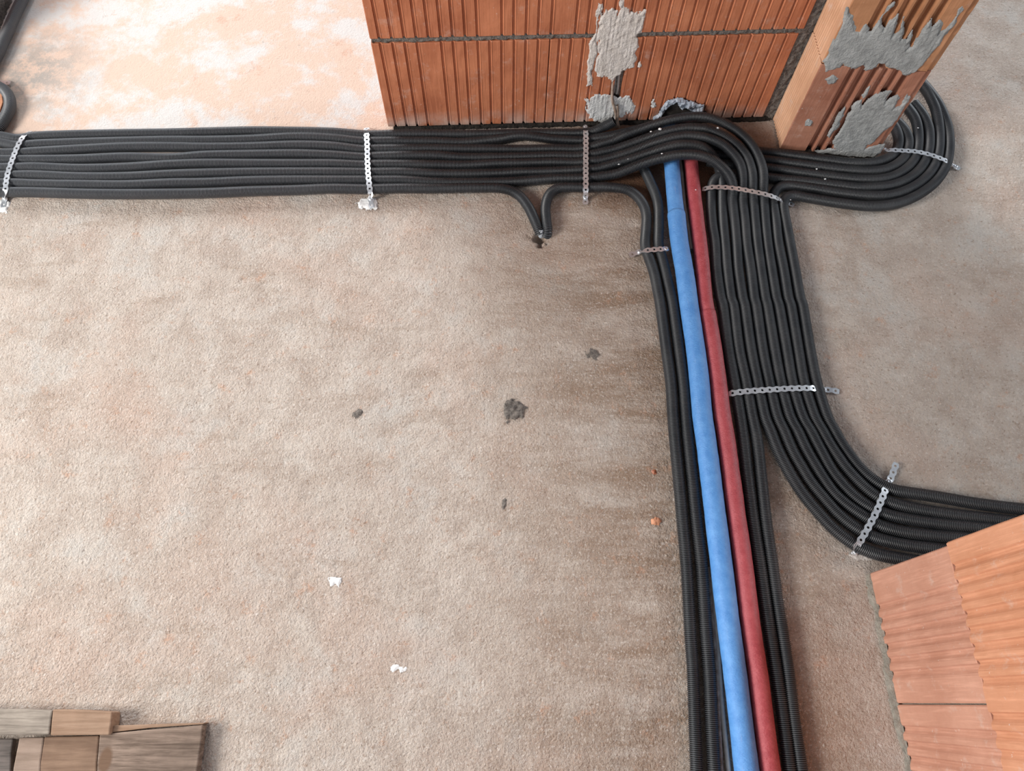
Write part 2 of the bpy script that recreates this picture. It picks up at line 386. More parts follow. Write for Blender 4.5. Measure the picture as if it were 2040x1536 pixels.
def pip(px, py, poly):
    inside = np.zeros(px.shape, bool); n = len(poly)
    for i in range(n):
        x0, y0 = poly[i]; x1, y1 = poly[(i + 1) % n]
        c = ((y0 > py) != (y1 > py)) & (px < (x1 - x0) * (py - y0) / (y1 - y0 + 1e-12) + x0)
        inside ^= c
    return inside
def pdist(px, py, poly):
    d = np.full(px.shape, 9.0); n = len(poly)
    for i in range(n):
        x0, y0 = poly[i]; x1, y1 = poly[(i + 1) % n]
        dx, dy = x1 - x0, y1 - y0
        tt = np.clip(((px - x0) * dx + (py - y0) * dy) / (dx * dx + dy * dy + 1e-12), 0, 1)
        d = np.minimum(d, np.hypot(px - x0 - tt * dx, py - y0 - tt * dy))
    return d
def smear(name, polys, to3d, m, parent, thick=0.003, res=0.0016, rag=0.004, seed=5, rough=0.0012, streak=0.0):
    """a hand-applied blob of mortar: an irregular sheet that thins towards ragged edges"""
    A = np.array([p for q in polys for p in q])
    u = np.arange(A[:, 0].min() - 0.005, A[:, 0].max() + 0.005, res); v = np.arange(A[:, 1].min() - 0.005, A[:, 1].max() + 0.005, res)
    U, V = np.meshgrid(u, v, indexing='ij')
    nu = U + rag * fbm(U * 130, V * 60, seed, 3); nv = V + rag * fbm(U * 130 + 40, V * 130, seed + 9, 3)
    sd = np.full(U.shape, -9.0)
    for q in polys:
        d = pdist(nu, nv, q); sd = np.maximum(sd, np.where(pip(nu, nv, q), d, -d))
    h = thick * np.clip((sd + 0.0004) / 0.0035, -0.6, 1) + rough * fbm(U * 150, V * 150, seed + 3, 3) * np.clip(sd / 0.003, 0, 1)
    if streak: h = h + streak * fbm(U * 260, V * 25, seed + 5, 2) * np.clip(sd / 0.003, 0, 1)
    keep = sd > -0.0022
    cells = keep[:-1, :-1] & keep[1:, :-1] & keep[1:, 1:] & keep[:-1, 1:]
    idx = -np.ones(U.shape, int); used = np.zeros(U.shape, bool)
    used[:-1, :-1] |= cells; used[1:, :-1] |= cells; used[1:, 1:] |= cells; used[:-1, 1:] |= cells
    idx[used] = np.arange(used.sum())
    o, a, b = to3d(0, 0, 0), to3d(1, 0, 0), to3d(0, 1, 0); nn = to3d(0, 0, 1) - o
    uu, vv, hh = U[used][:, None], V[used][:, None], h[used][:, None]
    W = o + (a - o) * uu + (b - o) * vv + nn * hh
    Q = np.stack([idx[:-1, :-1][cells], idx[1:, :-1][cells], idx[1:, 1:][cells], idx[:-1, 1:][cells]], -1)
    return quads(name, W, Q, m, parent)

# ---- back wall (ribbed clay blocks, front face towards the camera)
A0 = P(773, 253, 0.010); B0 = P(1590, 63, 0.244)
PB = Plane(A0, B0)                       # u runs right, normal towards the viewer
WL = (P(1522, 229, 0.02) - PB.o).dot(PB.u) + 0.001
wall_back = empty('wall_back', tuple(PB.at(0, 0)))
tag(wall_back, 'back wall of ribbed orange clay blocks above the black conduits', kind='structure')
def child_origin(o, parent):
    o.parent = parent; o.matrix_parent_inverse = Matrix.Translation(-Vector(parent.location))
    return o
j1 = PB.uz(1090, 160)[0]; ch1 = PB.uz(1232, 168)[0]; ch2 = PB.uz(1252, 10)[0]
def chased(pts, u0, c, hw=0.009, depth=0.022):
    """cut the vertical cable chase into a rib profile"""
    a, b = c - u0 - hw, c - u0 + hw
    q = [p for p in pts if p[0] < a - 0.001]; e = [p for p in pts if p[0] > b + 0.001]
    if e and e[0][1] < -0.001: e = e[1:] if len(e) > 1 and e[1][1] < -0.001 else e
    while e and e[0][1] < -0.001: e = e[1:]
    while q and q[-1][1] < -0.001: q = q[:-1]
    return q + [(a - 0.0005, 0), (a, -depth), (b, -depth), (b + 0.0005, 0)] + e
courses = [
    (0.010, 0.238, [(0.0, j1, 3, (4,)), (j1 + 0.0016, WL, 7, ())]),
    (0.250, 0.488, [(0.0, ch2 - 0.012, 11, (9, 15)), (ch2 - 0.0105, WL + 0.006, 17, ())]),
    (0.500, 0.738, [(0.0, j1, 5, ()), (j1 + 0.0016, WL + 0.006, 9, ())]),
    (0.750, 0.988, [(0.0, 0.5, 6, ()), (0.5016, WL + 0.006, 8, ())]),
]
for (z0, z1, bl) in courses:
    for (u0, u1, sd, skip) in bl:
        mb = MB()
        pts = rib_profile(u1 - u0, 0.0248, 0.0070, 0.0046, skip, 0.016, 0.42, seed=sd)
        cc = ch1 if z0 < 0.1 else ch2
        if u0 < cc - 0.011 and u1 > cc + 0.011: pts = chased(pts, u0, cc)
        extrude_face(mb, PB, u0, pts, z0, z1, 0.11, sd)
        child_origin(mb.build('brick', M_brick), wall_back)
    if z1 < 0.9:        # bed joint: recessed gritty mortar
        nu = 260; V = []; Fs = []
        for i in range(nu + 1):
            u = 0.002 + (WL + 0.004) * i / nu
            for k, z in enumerate((z1 - 0.002, z1 + 0.002, z1 + 0.006, z1 + 0.010, z1 + 0.014)):
                h = -0.0045 + 0.0045 * float(fbm(np.array(u * 210.0), np.array(z * 300.0), 31, 3)) + (0.0015 if 0 < k < 4 else -0.002)
                V.append(PB.at(u, z + 0.0012 * float(vnoise(np.array(u * 120), np.array(k * 7.0), 2)), h))
            if i < nu:
                for k in range(4): a = i * 5 + k; Fs.append((a, a + 5, a + 6, a + 1))
        child_origin(mesh('mortar_joint', V, Fs, M_mortar), wall_back)
mb = MB(); q = [PB.at(0.01, 0, -0.012), PB.at(WL + .02, 0, -0.012), PB.at(WL + .02, 0, -0.10), PB.at(0.01, 0, -0.10)]
mb.hexa(q, [p + np.array([0, 0, 2.4]) for p in q]); core = mb.build('mortar_core', M_mortar); child_origin(core, wall_back)

M_gap_shade = plain('gap_shade', (0.012, 0.011, 0.010), (0.05, 0.04, 0.032), 0.8, 120, 0.004)  # near-black ragged strip standing in for the unlit gap under the blocks
def shade_strip(pl, u0, u1, parent, z=0.009, out=0.004):
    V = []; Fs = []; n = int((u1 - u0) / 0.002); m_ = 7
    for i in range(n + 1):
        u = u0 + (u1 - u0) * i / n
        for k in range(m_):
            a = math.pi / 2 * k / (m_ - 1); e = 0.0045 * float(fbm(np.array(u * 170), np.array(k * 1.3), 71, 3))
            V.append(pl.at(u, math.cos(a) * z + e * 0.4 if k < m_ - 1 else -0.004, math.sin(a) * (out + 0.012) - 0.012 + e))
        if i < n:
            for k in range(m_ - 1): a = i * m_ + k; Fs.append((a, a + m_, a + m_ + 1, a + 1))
    child_origin(mesh('gap_shade_strip', V, Fs, M_gap_shade), parent)
shade_strip(PB, 0.012, WL + 0.02, wall_back)
def wp(pl, pts, x0, y0, s):
    return [pl.uz(x0 + a / s, y0 + b / s) for a, b in pts]
to_back = lambda u, z, h: PB.at(u, z, h)
big = [(290,90),(400,100),(400,170),(440,90),(490,70),(560,110),(610,130),(660,110),(690,90),(680,200),(665,330),(600,380),(620,480),(600,590),(550,700),(460,700),(420,770),(350,830),(300,780),(190,780),(190,640),(220,430),(210,350),(240,250),(250,170)]
lft = [(222,50),(238,50),(235,150),(215,290),(205,330),(200,500),(170,620),(130,870),(98,880),(108,600),(150,400),(190,330),(200,200)]
low = [(80,1000),(130,1020),(150,980),(220,965),(330,960),(400,1010),(450,975),(510,990),(560,1020),(600,1090),(570,1170),(510,1150),(440,1200),(400,1180),(370,1240),(230,1245),(130,1200),(90,1110)]
sml = [(740,1020),(800,1010),(800,1080),(750,1100)]
s2 = [(630,640),(655,670),(625,695),(600,690)]
s3 = [(420,20),(450,0),(465,-20),(460,80),(425,80)]
child_origin(smear('mortar_patch', [wp(PB, big, 1150, 0, 5.12), wp(PB, lft, 1150, 0, 5.12), wp(PB, s3, 1150, 0, 5.12), wp(PB, s2, 1150, 0, 5.12)], to_back, M_plaster, None, 0.0020, 0.0010, 0.009, 5, 0.0012, 0.0012), wall_back)
child_origin(smear('mortar_patch', [wp(PB, low, 1150, 0, 5.12), wp(PB, sml, 1150, 0, 5.12)], to_back, M_plaster_grey, None, 0.0020, 0.0010, 0.010, 15, 0.0012, 0.0014), wall_back)

# ---- pier of broken blocks to the right of the back wall, standing proud of it
FL = P(1552, 299); FR = P(1742, 315)
PP = Plane(FL, FR); PWD = PP.len
PS = Plane(PB.at(WL + 0.026, 0), FL)     # its left side: u runs from the wall towards the camera
pier = empty('wall_pier', tuple(FL)); tag(pier, 'pier of broken ribbed clay blocks smeared with grey mortar', kind='structure')
def pier_profile(seed, wide):
    r = random.Random(seed)
    pts = [(0, -0.002), (0.0015, 0), (wide, 0)]
    u = wide
    for k in range(6):
        d = 0.017 + r.uniform(-0.003, 0.004)
        pts += [(u + 0.001, -d), (u + 0.0125, -d), (u + 0.0165, -0.0005), (u + 0.0205, -0.0005)]
        u += 0.0215 + r.uniform(-0.001, 0.001)
    pts += [(PWD - 0.012, 0), (PWD - 0.011, -0.004), (PWD, -0.005)]
    return pts
for (z0, z1, wide, sd, m) in ((0.003, 0.243, 0.058, 3, M_brick_pier), (0.245, 0.486, 0.048, 4, M_brick_pier_up), (0.488, 0.73, 0.05, 5, M_brick_pier_up), (0.732, 0.98, 0.05, 6, M_brick_pier)):
    mb = MB(); extrude_face(mb, PP, 0, pier_profile(sd, wide), z0, z1, 0.10, sd, 0.0012, 16)
    child_origin(mb.build('broken_brick', m), pier)
    # the smooth ribbed flank of the block
    mb = MB(); Lp = PS.len - 0.0015
    pts = [(0, -0.001), (0.001, 0)] + [(0.006 + k * 0.0085 + e, h) for k in range(int((Lp - 0.014) / 0.0085)) for e, h in ((0, 0), (0.003, -0.0024), (0.006, 0))] + [(Lp - 0.001, 0), (Lp, -0.001)]
    extrude_face(mb, PS, 0, pts, z0, z1, 0.04, sd + 20, 0.0006, 6)
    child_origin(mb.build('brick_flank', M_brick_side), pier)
shade_strip(PP, 0.0, PWD, pier, 0.004, 0.004)
# dark mortar between wall and pier
V = []; Fs = []; nz = 150; nk = 10
for i in range(nz + 1):
    z = 0.0 + 1.0 * i / nz
    for k in range(nk + 1):
        u = WL - 0.004 + 0.036 * k / nk
        V.append(PB.at(u, z, -0.004 + 0.007 * float(fbm(np.array(u * 180), np.array(z * 180), 8, 3))))
    if i < nz:
        for k in range(nk): a = i * (nk + 1) + k; Fs.append((a, a + 1, a + nk + 2, a + nk + 1))
child_origin(mesh('mortar_joint', V, Fs, M_mortar), pier)
to_pier = lambda u, z, h: PP.at(u, z, h)
q1 = [(650,80),(710,170),(730,300),(770,320),(830,250),(880,340),(930,280),(990,200),(1060,60),(1120,20),(1110,60),(1010,150),(990,250),(1030,310),(1110,200),(1160,150),(1150,240),(1100,380),(1190,300),(1235,170),(1200,400),(1250,420),(1300,310),(1310,370),(1260,500),(1310,480),(1400,340),(1500,190),(1510,300),(1600,210),(1590,350),(1700,240),(1830,60),(1760,220),(1640,360),(1600,460),(1500,560),(1430,660),(1330,740),(1220,760),(1170,700),(1060,690),(1040,640),(960,650),(900,710),(830,710),(820,650),(740,690),(690,700),(620,650),(550,690),(430,740),(420,620),(480,500),(540,380),(600,250)]
q1b = [(440,800),(500,760),(560,800),(530,840),(460,860)]
q2 = [(1290,110),(1250,170),(1230,240),(1290,170),(1370,140),(1360,200),(1300,290),(1400,220),(1450,130),(1460,170),(1400,270),(1350,380),(1250,470),(1150,560),(1100,610),(1060,620),(1010,720),(880,740),(830,690),(740,650),(740,590),(790,490),(860,370),(940,220),(1000,190),(1010,270),(1080,170),(1180,120)]
q3 = [(850,260),(830,330),(790,420),(720,520),(690,555),(675,540),(720,450),(790,320)]
q4 = [(1080,50),(1060,130),(1020,180),(1010,140),(1050,80)]
q5 = [(1100,640),(1230,620),(1190,700),(1120,745),(900,735),(700,715),(560,700),(560,680),(740,660),(900,700)]
q6 = [(480,370),(530,410),(500,440),(455,430),(460,395)]
child_origin(smear('mortar_smear', [wp(PP, q1, 1560, 0, 5.1), wp(PP, q1b, 1560, 0, 5.1)], to_pier, M_plaster_pier, None, 0.0024, 0.0010, 0.005, 25, 0.0011, 0.0006), pier)
child_origin(smear('mortar_smear', [wp(PP, q, 1510, 160, 4.857) for q in (q2, q3, q4, q5, q6)], to_pier, M_plaster_pier, None, 0.0024, 0.0010, 0.005, 35, 0.0013, 0.0006), pier)

# ---- right wall (its left face and far end), ribs run up towards the camera
PR = Plane((0.640, 0.207), (0.640, -1.2), -1)
if PR.n[0] > 0: PR.n = -PR.n
wall_right = empty('wall_right', (0.64, 0.207, 0)); tag(wall_right, 'right wall of pale ribbed clay blocks', kind='structure')
jr = -(0.0) ; jr = PR.uz(1790, 1401)[0]
def wave_profile(length, pitch, depth, start, seed, flat=()):
    r = random.Random(seed); pts = [(0, -0.002), (0.002, 0)]; u = start; k = 0
    while u + pitch < length - 0.008:
        if k not in flat:
            pts += [(u, 0.0), (u + pitch * 0.10, -depth * .8), (u + pitch * 0.22, -depth), (u + pitch * 0.40, -depth * .75), (u + pitch * 0.58, -depth * 0.2), (u + pitch * 0.72, 0.0)]
        u += pitch; k += 1
    return pts + [(length - 0.002, 0), (length, -0.002)]
for (z0, z1, bl, m, off) in ((0.004, 0.246, [(0.0, jr), (jr + 0.002, jr + 0.50), (jr + 0.502, jr + 1.0)], M_brick_pale, 0.0),
                     (0.248, 0.49, [(-0.004, 0.30), (0.302, 0.80), (0.802, 1.25)], M_brick_orange, 0.003),
                     (0.50, 0.74, [(0.0, jr), (jr + 0.002, jr + 0.50), (jr + 0.502, jr + 1.0)], M_brick_pale, 0.0)):
    for n_, (u0, u1) in enumerate(bl):
        mb = MB(); first = z0 < 0.1
        pts = wave_profile(u1 - u0, 0.0215, 0.0046, 0.052 if (first and n_ == 0) else 0.03, 40 + n_, (8,) if not first and n_ == 0 else ())
        pts = [(a, b + off) for a, b in pts]
        extrude_face(mb, PR, u0, pts, z0, z1, 0.10, 50 + n_ + int(z0 * 10), 0.0009, 8)
        child_origin(mb.build('brick', m), wall_right)
mb = MB(); q = [PR.at(0.004, 0, -0.01), PR.at(1.3, 0, -0.01), PR.at(1.3, 0, -0.095), PR.at(0.004, 0, -0.095)]
if q[0][0] > q[2][0]: q = q[::-1]
mb.hexa(q, [p + np.array([0, 0, 0.75]) for p in q]); child_origin(mb.build('mortar_core', M_bead), wall_right)
# squeezed-out mortar at the foot of the wall
V = []; Fs = []; nu = 260; ring = 7
for i in range(nu + 1):
    u = 0.002 + 0.75 * i / nu
    w_ = 0.008 + 0.007 * float(fbm(np.array(u * 45.0), np.array(3.0), 5, 3)) + 0.001
    for k in range(ring):
        a = math.pi / 2 * k / (ring - 1)
        nn = 0.0035 * float(fbm(np.array(u * 160), np.array(k * 1.7), 12, 2))
        V.append(PR.at(u, max(-0.002, math.cos(a) * 0.007 + nn) if k < ring - 1 else -0.003, math.sin(a) * w_ - 0.003 + nn))
    if i < nu:
        for k in range(ring - 1): a = i * ring + k; Fs.append((a, a + ring, a + ring + 1, a + 1))
child_origin(mesh('mortar_bead', V, Fs, M_bead), wall_right)

# ---- left wall: only its foot shows in the far left corner
wall_left = empty('wall_left', (-1.29, 1.8, 0)); tag(wall_left, 'foot of the clay block wall in the far left corner', kind='structure')
PL = Plane((-1.295, 2.2), (-1.295, 1.475)); 
if PL.n[0] < 0: PL.n = -PL.n
mb = MB(); extrude_face(mb, PL, 0, rib_profile(0.725, 0.0248, 0.0066, 0.004, (), 0.01), 0.022, 0.26, 0.12, 61)
child_origin(mb.build('brick', M_brick), wall_left)
V = []; Fs = []
for i in range(121):
    u = 0.73 * i / 120
    for k in range(6):
        nn = 0.006 * float(fbm(np.array(u * 90), np.array(k * 2.3), 14, 3))
        V.append(PL.at(u, [0.026, 0.022, 0.016, 0.009, 0.003, -0.004][k] + nn * 0.5, [-0.004, 0.002, 0.006, 0.010, 0.014, 0.018][k] + nn))
    if i < 120:
        for k in range(5): a = i * 6 + k; Fs.append((a, a + 6, a + 7, a + 1))
child_origin(mesh('mortar_bead', V, Fs, M_mortar), wall_left)

# ------------------------------------------------------------------ tubes
def run_on(W, pts):
    """tubes that leave the picture at the bottom keep going for half a metre"""
    if pts[-1][1] >= 1590:
        d = W[-1] - W[-2]; W = list(W) + [W[-1] + d / np.linalg.norm(d) * k for k in (0.18, 0.36, 0.55)]
    return W
def spline(pts, step=0.0015, smooth=0.010):
    p = np.array(pts, float); n = len(p)
    e = np.vstack([2 * p[0] - p[1], p, 2 * p[-1] - p[-2]])
    out = []
    for i in range(n - 1):
        a, b, c, d = e[i], e[i + 1], e[i + 2], e[i + 3]
        k = max(4, int(np.linalg.norm(c - b) / 0.001)); t = np.linspace(0, 1, k, endpoint=False)[:, None]
        out.append(0.5 * ((2 * b) + (c - a) * t + (2 * a - 5 * b + 4 * c - d) * t ** 2 + (-a + 3 * b - 3 * c + d) * t ** 3))
    q = np.vstack(out + [p[-1:]])
    s = np.r_[0, np.cumsum(np.linalg.norm(np.diff(q, axis=0), axis=1))]
    m = max(3, int(s[-1] / step)); u = np.linspace(0, s[-1], m)
    q = np.stack([np.interp(u, s, q[:, k]) for k in range(3)], -1)
    w_ = int(smooth / step)
    if w_ > 1:
        ker = np.hanning(2 * w_ + 3)[1:-1]; ker /= ker.sum()
        h = len(ker) // 2
        ext = np.vstack([2 * q[0] - q[h:0:-1], q, 2 * q[-1] - q[-2:-h - 2:-1]])
        q = np.stack([np.convolve(ext[:, k], ker, 'valid') for k in range(3)], -1)
    return q
def resample(q, step):
    s = np.r_[0, np.cumsum(np.linalg.norm(np.diff(q, axis=0), axis=1))]
    return s, s[-1]
def sweep(name, q, stations, radii, seg, m, parent=None, caps=True):
    s, tot = resample(q, 0)
    T = np.gradient(q, s, axis=0); T /= np.linalg.norm(T, axis=1)[:, None]
    C = np.stack([np.interp(stations, s, q[:, k]) for k in range(3)], -1)
    TT = np.stack([np.interp(stations, s, T[:, k]) for k in range(3)], -1); TT /= np.linalg.norm(TT, axis=1)[:, None]
    ref = np.array([0.13, 0.07, 1.0]); 
    A = np.cross(TT, ref); A /= np.linalg.norm(A, axis=1)[:, None]; B = np.cross(A, TT)
    a = np.linspace(0, 2 * np.pi, seg, endpoint=False)
    V = C[:, None, :] + radii[:, None, None] * (np.cos(a)[None, :, None] * A[:, None, :] + np.sin(a)[None, :, None] * B[:, None, :])
    n = len(stations)
    i = np.arange(n - 1)[:, None] * seg; k = np.arange(seg)[None, :]; k2 = (k + 1) % seg
    Q = np.stack([i + k, i + k2, i + seg + k2, i + seg + k], -1).reshape(-1, 4)
    return quads(name, V.reshape(-1, 3), Q[:, ::-1], m, parent)
CR = 0.0112
PITCH = 0.00305
def conduit(pts, label, group=None, r=CR, z=0.0122, smooth=0.012):
    """pts: (pixel x, pixel y[, height of the tube's axis]) measured on the photograph and laid on the floor"""
    W = [P(p[0], p[1], p[2] if len(p) > 2 else z) for p in pts]
    q = spline(run_on(W, pts), smooth=smooth)
    s, tot = resample(q, 0); n = int(tot / PITCH)
    st = (np.arange(n)[:, None] + np.array([0.06, 0.27, 0.47, 0.68])[None, :]).ravel() * PITCH
    rr = np.tile([r - 0.0018, r, r, r - 0.0018], n)
    keep = st < tot; o = sweep('corrugated_conduit', q, st[keep], rr[keep], 18, M_conduit)
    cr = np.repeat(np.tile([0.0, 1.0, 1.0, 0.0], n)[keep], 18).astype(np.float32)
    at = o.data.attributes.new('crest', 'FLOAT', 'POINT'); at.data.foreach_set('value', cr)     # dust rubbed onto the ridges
    return tag(o, label, 'conduit', group)

H0 = 9.8
def band(cols, k, dy=H0):
    out = []
    for c in cols:
        off = dy - 0.10 * (7 - k) 
        if c[1][k] is not None: out.append((c[0], c[1][k] + off))
    return out
cols = [
 (-500, [226, 240, 296, 310, 324, 338, 352, 368]),
 (-280, [238, 252, 297, 309.5, 324.5, 339.5, 354, 370]),
 (-70, [254, 269, 297.5, 309.5, 325.5, 340.5, 356, 373]),
 (0,   [262, 275.5, 296.4, 309.2, 325.2, 340.5, 355.8, 373]),
 (36,  [268, 281.5, 295.8, 309.2, 324.6, 340.0, 356, 373]),
 (74,  [262.7, 278.6, 293.3, 309.2, 324, 339.9, 357.6, 373.4]),
 (159, [259.6, 275.5, 288.4, 308, 327, 343.6, 358.9, 376]),
 (250, [257.8, 273, 284, 304.3, 324.6, 343, 359.5, 377]),
 (336, [256.5, 271.2, 283.5, 306.2, 319, 338.6, 355.8, 376.2]),
 (409, [254.5, 271.2, 284.7, 300.7, 316.6, 336.2, 354.6, 375]),
 (500, [252.3, 268.8, 283.5, 298.8, 317, 334.4, 350.9, 371.2]),
 (586, [252.9, 263.9, 280.4, 297.6, 317.2, 333.8, 349.7, 369]),
 (659, [254.7, 266.3, 282.3, 300, 317.2, 333.8, 349.7, 366]),
 (720, [259.5, 272.6, 289, 304.3, 319.7, 334.4, 349.7, 367]),
 (746, [259.5, 272.5, 287.8, 302.5, 318.4, 334.4, 349.7, 366.6]),
 (801, [258, 271.9, 287.2, 300.7, 318.4, 333.8, 349.7, 365.3]),
 (862, [257.8, 272.5, 286.6, 300, 319, 336.2, 353.4, 365.8]),
 (924, [258.4, 274.3, 287.2, 304.3, 319.7, 336.8, 354, 364.6]),
 (992, [257, 268, 287.6, 304, 316, 335.4, 353.2, None]),
 (1041,[256, 261, 288.2, 303, 315, 333, 351.0, None]),
 (1102,[256, 268, 287, 301, 313.5, 331.7, 346.4, None]),
 (1157,[256, 271, 286.4, 299.8, 314.6, 330.7, 346.0, None]),
]
LB = 'black wall-bundle conduit, '
GB = 'conduits bundled along the back wall'
t1 = band(cols, 0) + [(1182, 262), (1200, 254, .018), (1216, 246, .030), (1226, 240, .038)]
t2 = band(cols, 1) + [(1182, 277), (1213, 272), (1250, 264), (1280, 256), (1305, 250), (1335, 247)]
conduit(t1, LB + 'farthest one, ending under the cement patch', GB)
conduit(t2, LB + 'second from the wall, rising in a hump', GB)
A_ = [(1182,292,.013),(1200,286,.017),(1224.5,278.6,.024),(1249,267.6,.032),(1273.5,259,.041),(1298,250.4,.048),(1322.5,243,.052),(1347,237,.0535),(1371.6,233.3,.0535),(1396,232.7,.0525),(1423,237.5,.051),(1458.8,254.4,.047),(1487.4,277.3,.043),(1506,303,.039),(1517.5,331.8,.036),(1520.4,353.3,.034),(1519.7,379,.028),(1521,398,.020),(1524,440,.0135),
      (1528.8,486),(1536.7,539),(1546.5,597),(1551,609.6),(1566.2,695.6),(1577.7,762.5),(1596.8,827.5),(1614,858),(1631,890.7),(1648,923),(1661,944),(1686,974),(1712.6,997.8),(1739.4,1014),(1762,1023.5),(1795,1032),(1867,1043),(1950,1051),(2080,1060),(2180,1068)]
B_ = [(1182,307,.013),(1200,303,.017),(1224.5,298,.024),(1249,289.7,.032),(1273.5,281,.041),(1298,272.5,.048),(1322.5,264,.052),(1347,258.4,.0535),(1371.6,255.3,.0535),(1396,256,.0525),(1408.7,257.3,.052),(1437.3,268.7,.049),(1466,287.4,.044),(1486,310.3,.039),(1494.6,331.8,.036),(1498.9,353.3,.034),(1499,379,.028),(1500.6,398,.020),(1504,440,.0135),
      (1508.5,486),(1515.6,539),(1524.4,597),(1528,609.6),(1542.3,695.6),(1554.8,762.5),(1572,827.5),(1588,858),(1604,892.6),(1622,924),(1636,947),(1659,980),(1686,1005),(1712.6,1023.5),(1735,1037),(1752,1047),(1795,1059),(1857,1067),(1920,1072),(2060,1085),(2180,1095)]
C_ = [(1182,321,.013),(1200,319,.017),(1224.5,313,.024),(1249,305.6,.032),(1273.5,297,.041),(1298,287.2,.048),(1322.5,279.9,.052),(1347,273.7,.0535),(1371.6,270.7,.0535),(1396,272.5,.052),(1408.7,274.5,.051),(1437.3,286,.047),(1458.8,304.6,.042),(1473,324.6,.037),(1478.9,346,.034),(1480.3,372,.028),(1479,398,.020),(1483.5,440,.0135),
      (1487.3,486),(1495.3,539),(1502.3,597),(1506,609.6),(1518.4,695.6),(1531.8,762.5),(1547,827.5),(1561,858),(1577,896.5),(1594,927),(1614,959.6),(1638,989),(1664,1018.8),(1690,1041.8),(1716.8,1059),(1739.4,1070),(1784.7,1082),(1826,1089),(1900,1097),(2040,1112),(2150,1125)]
D_ = [(1182,337,.013),(1200,333.8,.017),(1224.5,326.4,.024),(1249,319.7,.032),(1273.5,311.7,.041),(1298,303.7,.048),(1322.5,295.8,.052),(1347,289.7,.0535),(1371.6,288.4,.051),(1394,291.5,.046),(1411,301,.037),(1425,318,.026),(1434,340,.014),(1438.5,366),(1438.5,398),(1440,440),
      (1444.1,486),(1448.5,539),(1456,597),(1461,609.6),(1471.6,695.6),(1486,762.5),(1497.4,827.5),(1507.9,877),(1516.5,954),(1526.5,1043),(1538,1121),(1549.5,1203),(1560,1268),(1571,1343),(1582,1436),(1596,1530),(1606,1600)]
E_ = [(1182,353.5,.013),(1200,351,.017),(1224.5,347.3,.024),(1249,338.7,.032),(1273.5,328.9,.041),(1298,320.3,.048),(1322.5,314.2,.052),(1347,309.3,.0535),(1371.6,308,.0535),(1396,310.5,.052),(1420.6,319,.049),(1439,333.8,.044),(1450,346,.041),(1458,362,.036),(1460.5,380,.028),(1459,400,.020),(1463,440,.0135),
      (1467,486),(1470.6,539),(1479.4,597),(1483,609.6),(1495.5,695.6),(1508.9,762.5),(1522.3,827.5),(1534,858),(1549,896.5),(1566,930.9),(1585,963.4),(1607,995),(1631,1023),(1652,1046),(1673,1064.7),(1696,1081),(1721,1094.6),(1753.8,1106),(1784.7,1112),(1850,1122),(1980,1138),(2100,1150)]
conduit(band(cols, 2)[:-1] + [(1150, 297)] + A_, LB + 'third from the wall, outermost of the arch over the pipes', GB)
conduit(band(cols, 3)[:-1] + [(1150, 311)] + B_, LB + 'fourth from the wall, second from the outside of the arch', GB)
conduit(band(cols, 4)[:-1] + [(1150, 324)] + C_, LB + 'fifth from the wall, in the middle of the arch', GB)
conduit(band(cols, 5)[:-1] + [(1150, 339)] + D_, LB + 'dipping under the innermost arch and running straight down to the lower edge', GB)
conduit(band(cols, 6)[:-1] + [(1150, 355.5)] + E_, LB + 'innermost of the arch over the blue and red pipes', GB)
t8 = band(cols, 7) + [(980, 374), (1003, 376), (1022.9, 382), (1039, 394), (1053.5, 414), (1064.5, 437), (1073, 458, .008), (1077, 468, 0.0)]
conduit(t8, LB + 'nearest one, bending down into the floor hole', GB, z=0.0125, smooth=0.008)
loop = [(1088, 470, -.002), (1091, 460, .009), (1088.2, 438.8), (1087, 412), (1093.5, 389), (1109.4, 376), (1132.3, 373), (1167.6, 373.5), (1208.2, 372.8), (1247, 377.5), (1269, 391), (1283, 411), (1288, 432), (1287.2, 455), (1285.3, 490), (1293, 514), (1303, 544), (1311, 583), (1316, 609.6), (1327.3, 695.6), (1336.4, 762.5), (1340.7, 827.5), (1344.5, 877), (1352, 954), (1360, 1043), (1367, 1121), (1372, 1203), (1375.5, 1268), (1380.7, 1343), (1384, 1436), (1387.5, 1530), (1390, 1600)]
conduit(loop, 'black conduit looping out of the floor hole, then outermost left of the blue pipe', None, z=0.0125, smooth=0.008)
L2_ = [(1276, 318), (1282, 335), (1289.4, 350.6), (1298.5, 370), (1307, 391), (1311.5, 414), (1312, 450.6), (1311.8, 489.4), (1318.8, 514), (1326, 544), (1333.5, 577), (1340.2, 609.6), (1352, 695.6), (1360.7, 762.5), (1366, 827.5), (1370.3, 877), (1378.5, 954), (1387.5, 1043), (1396.7, 1121), (1402.5, 1203), (1407, 1268), (1413, 1343), (1417.5, 1436), (1422.5, 1530), (1427, 1600)]
conduit(L2_, 'black corrugated conduit emerging from under the bundle, directly left of the blue pipe', None)
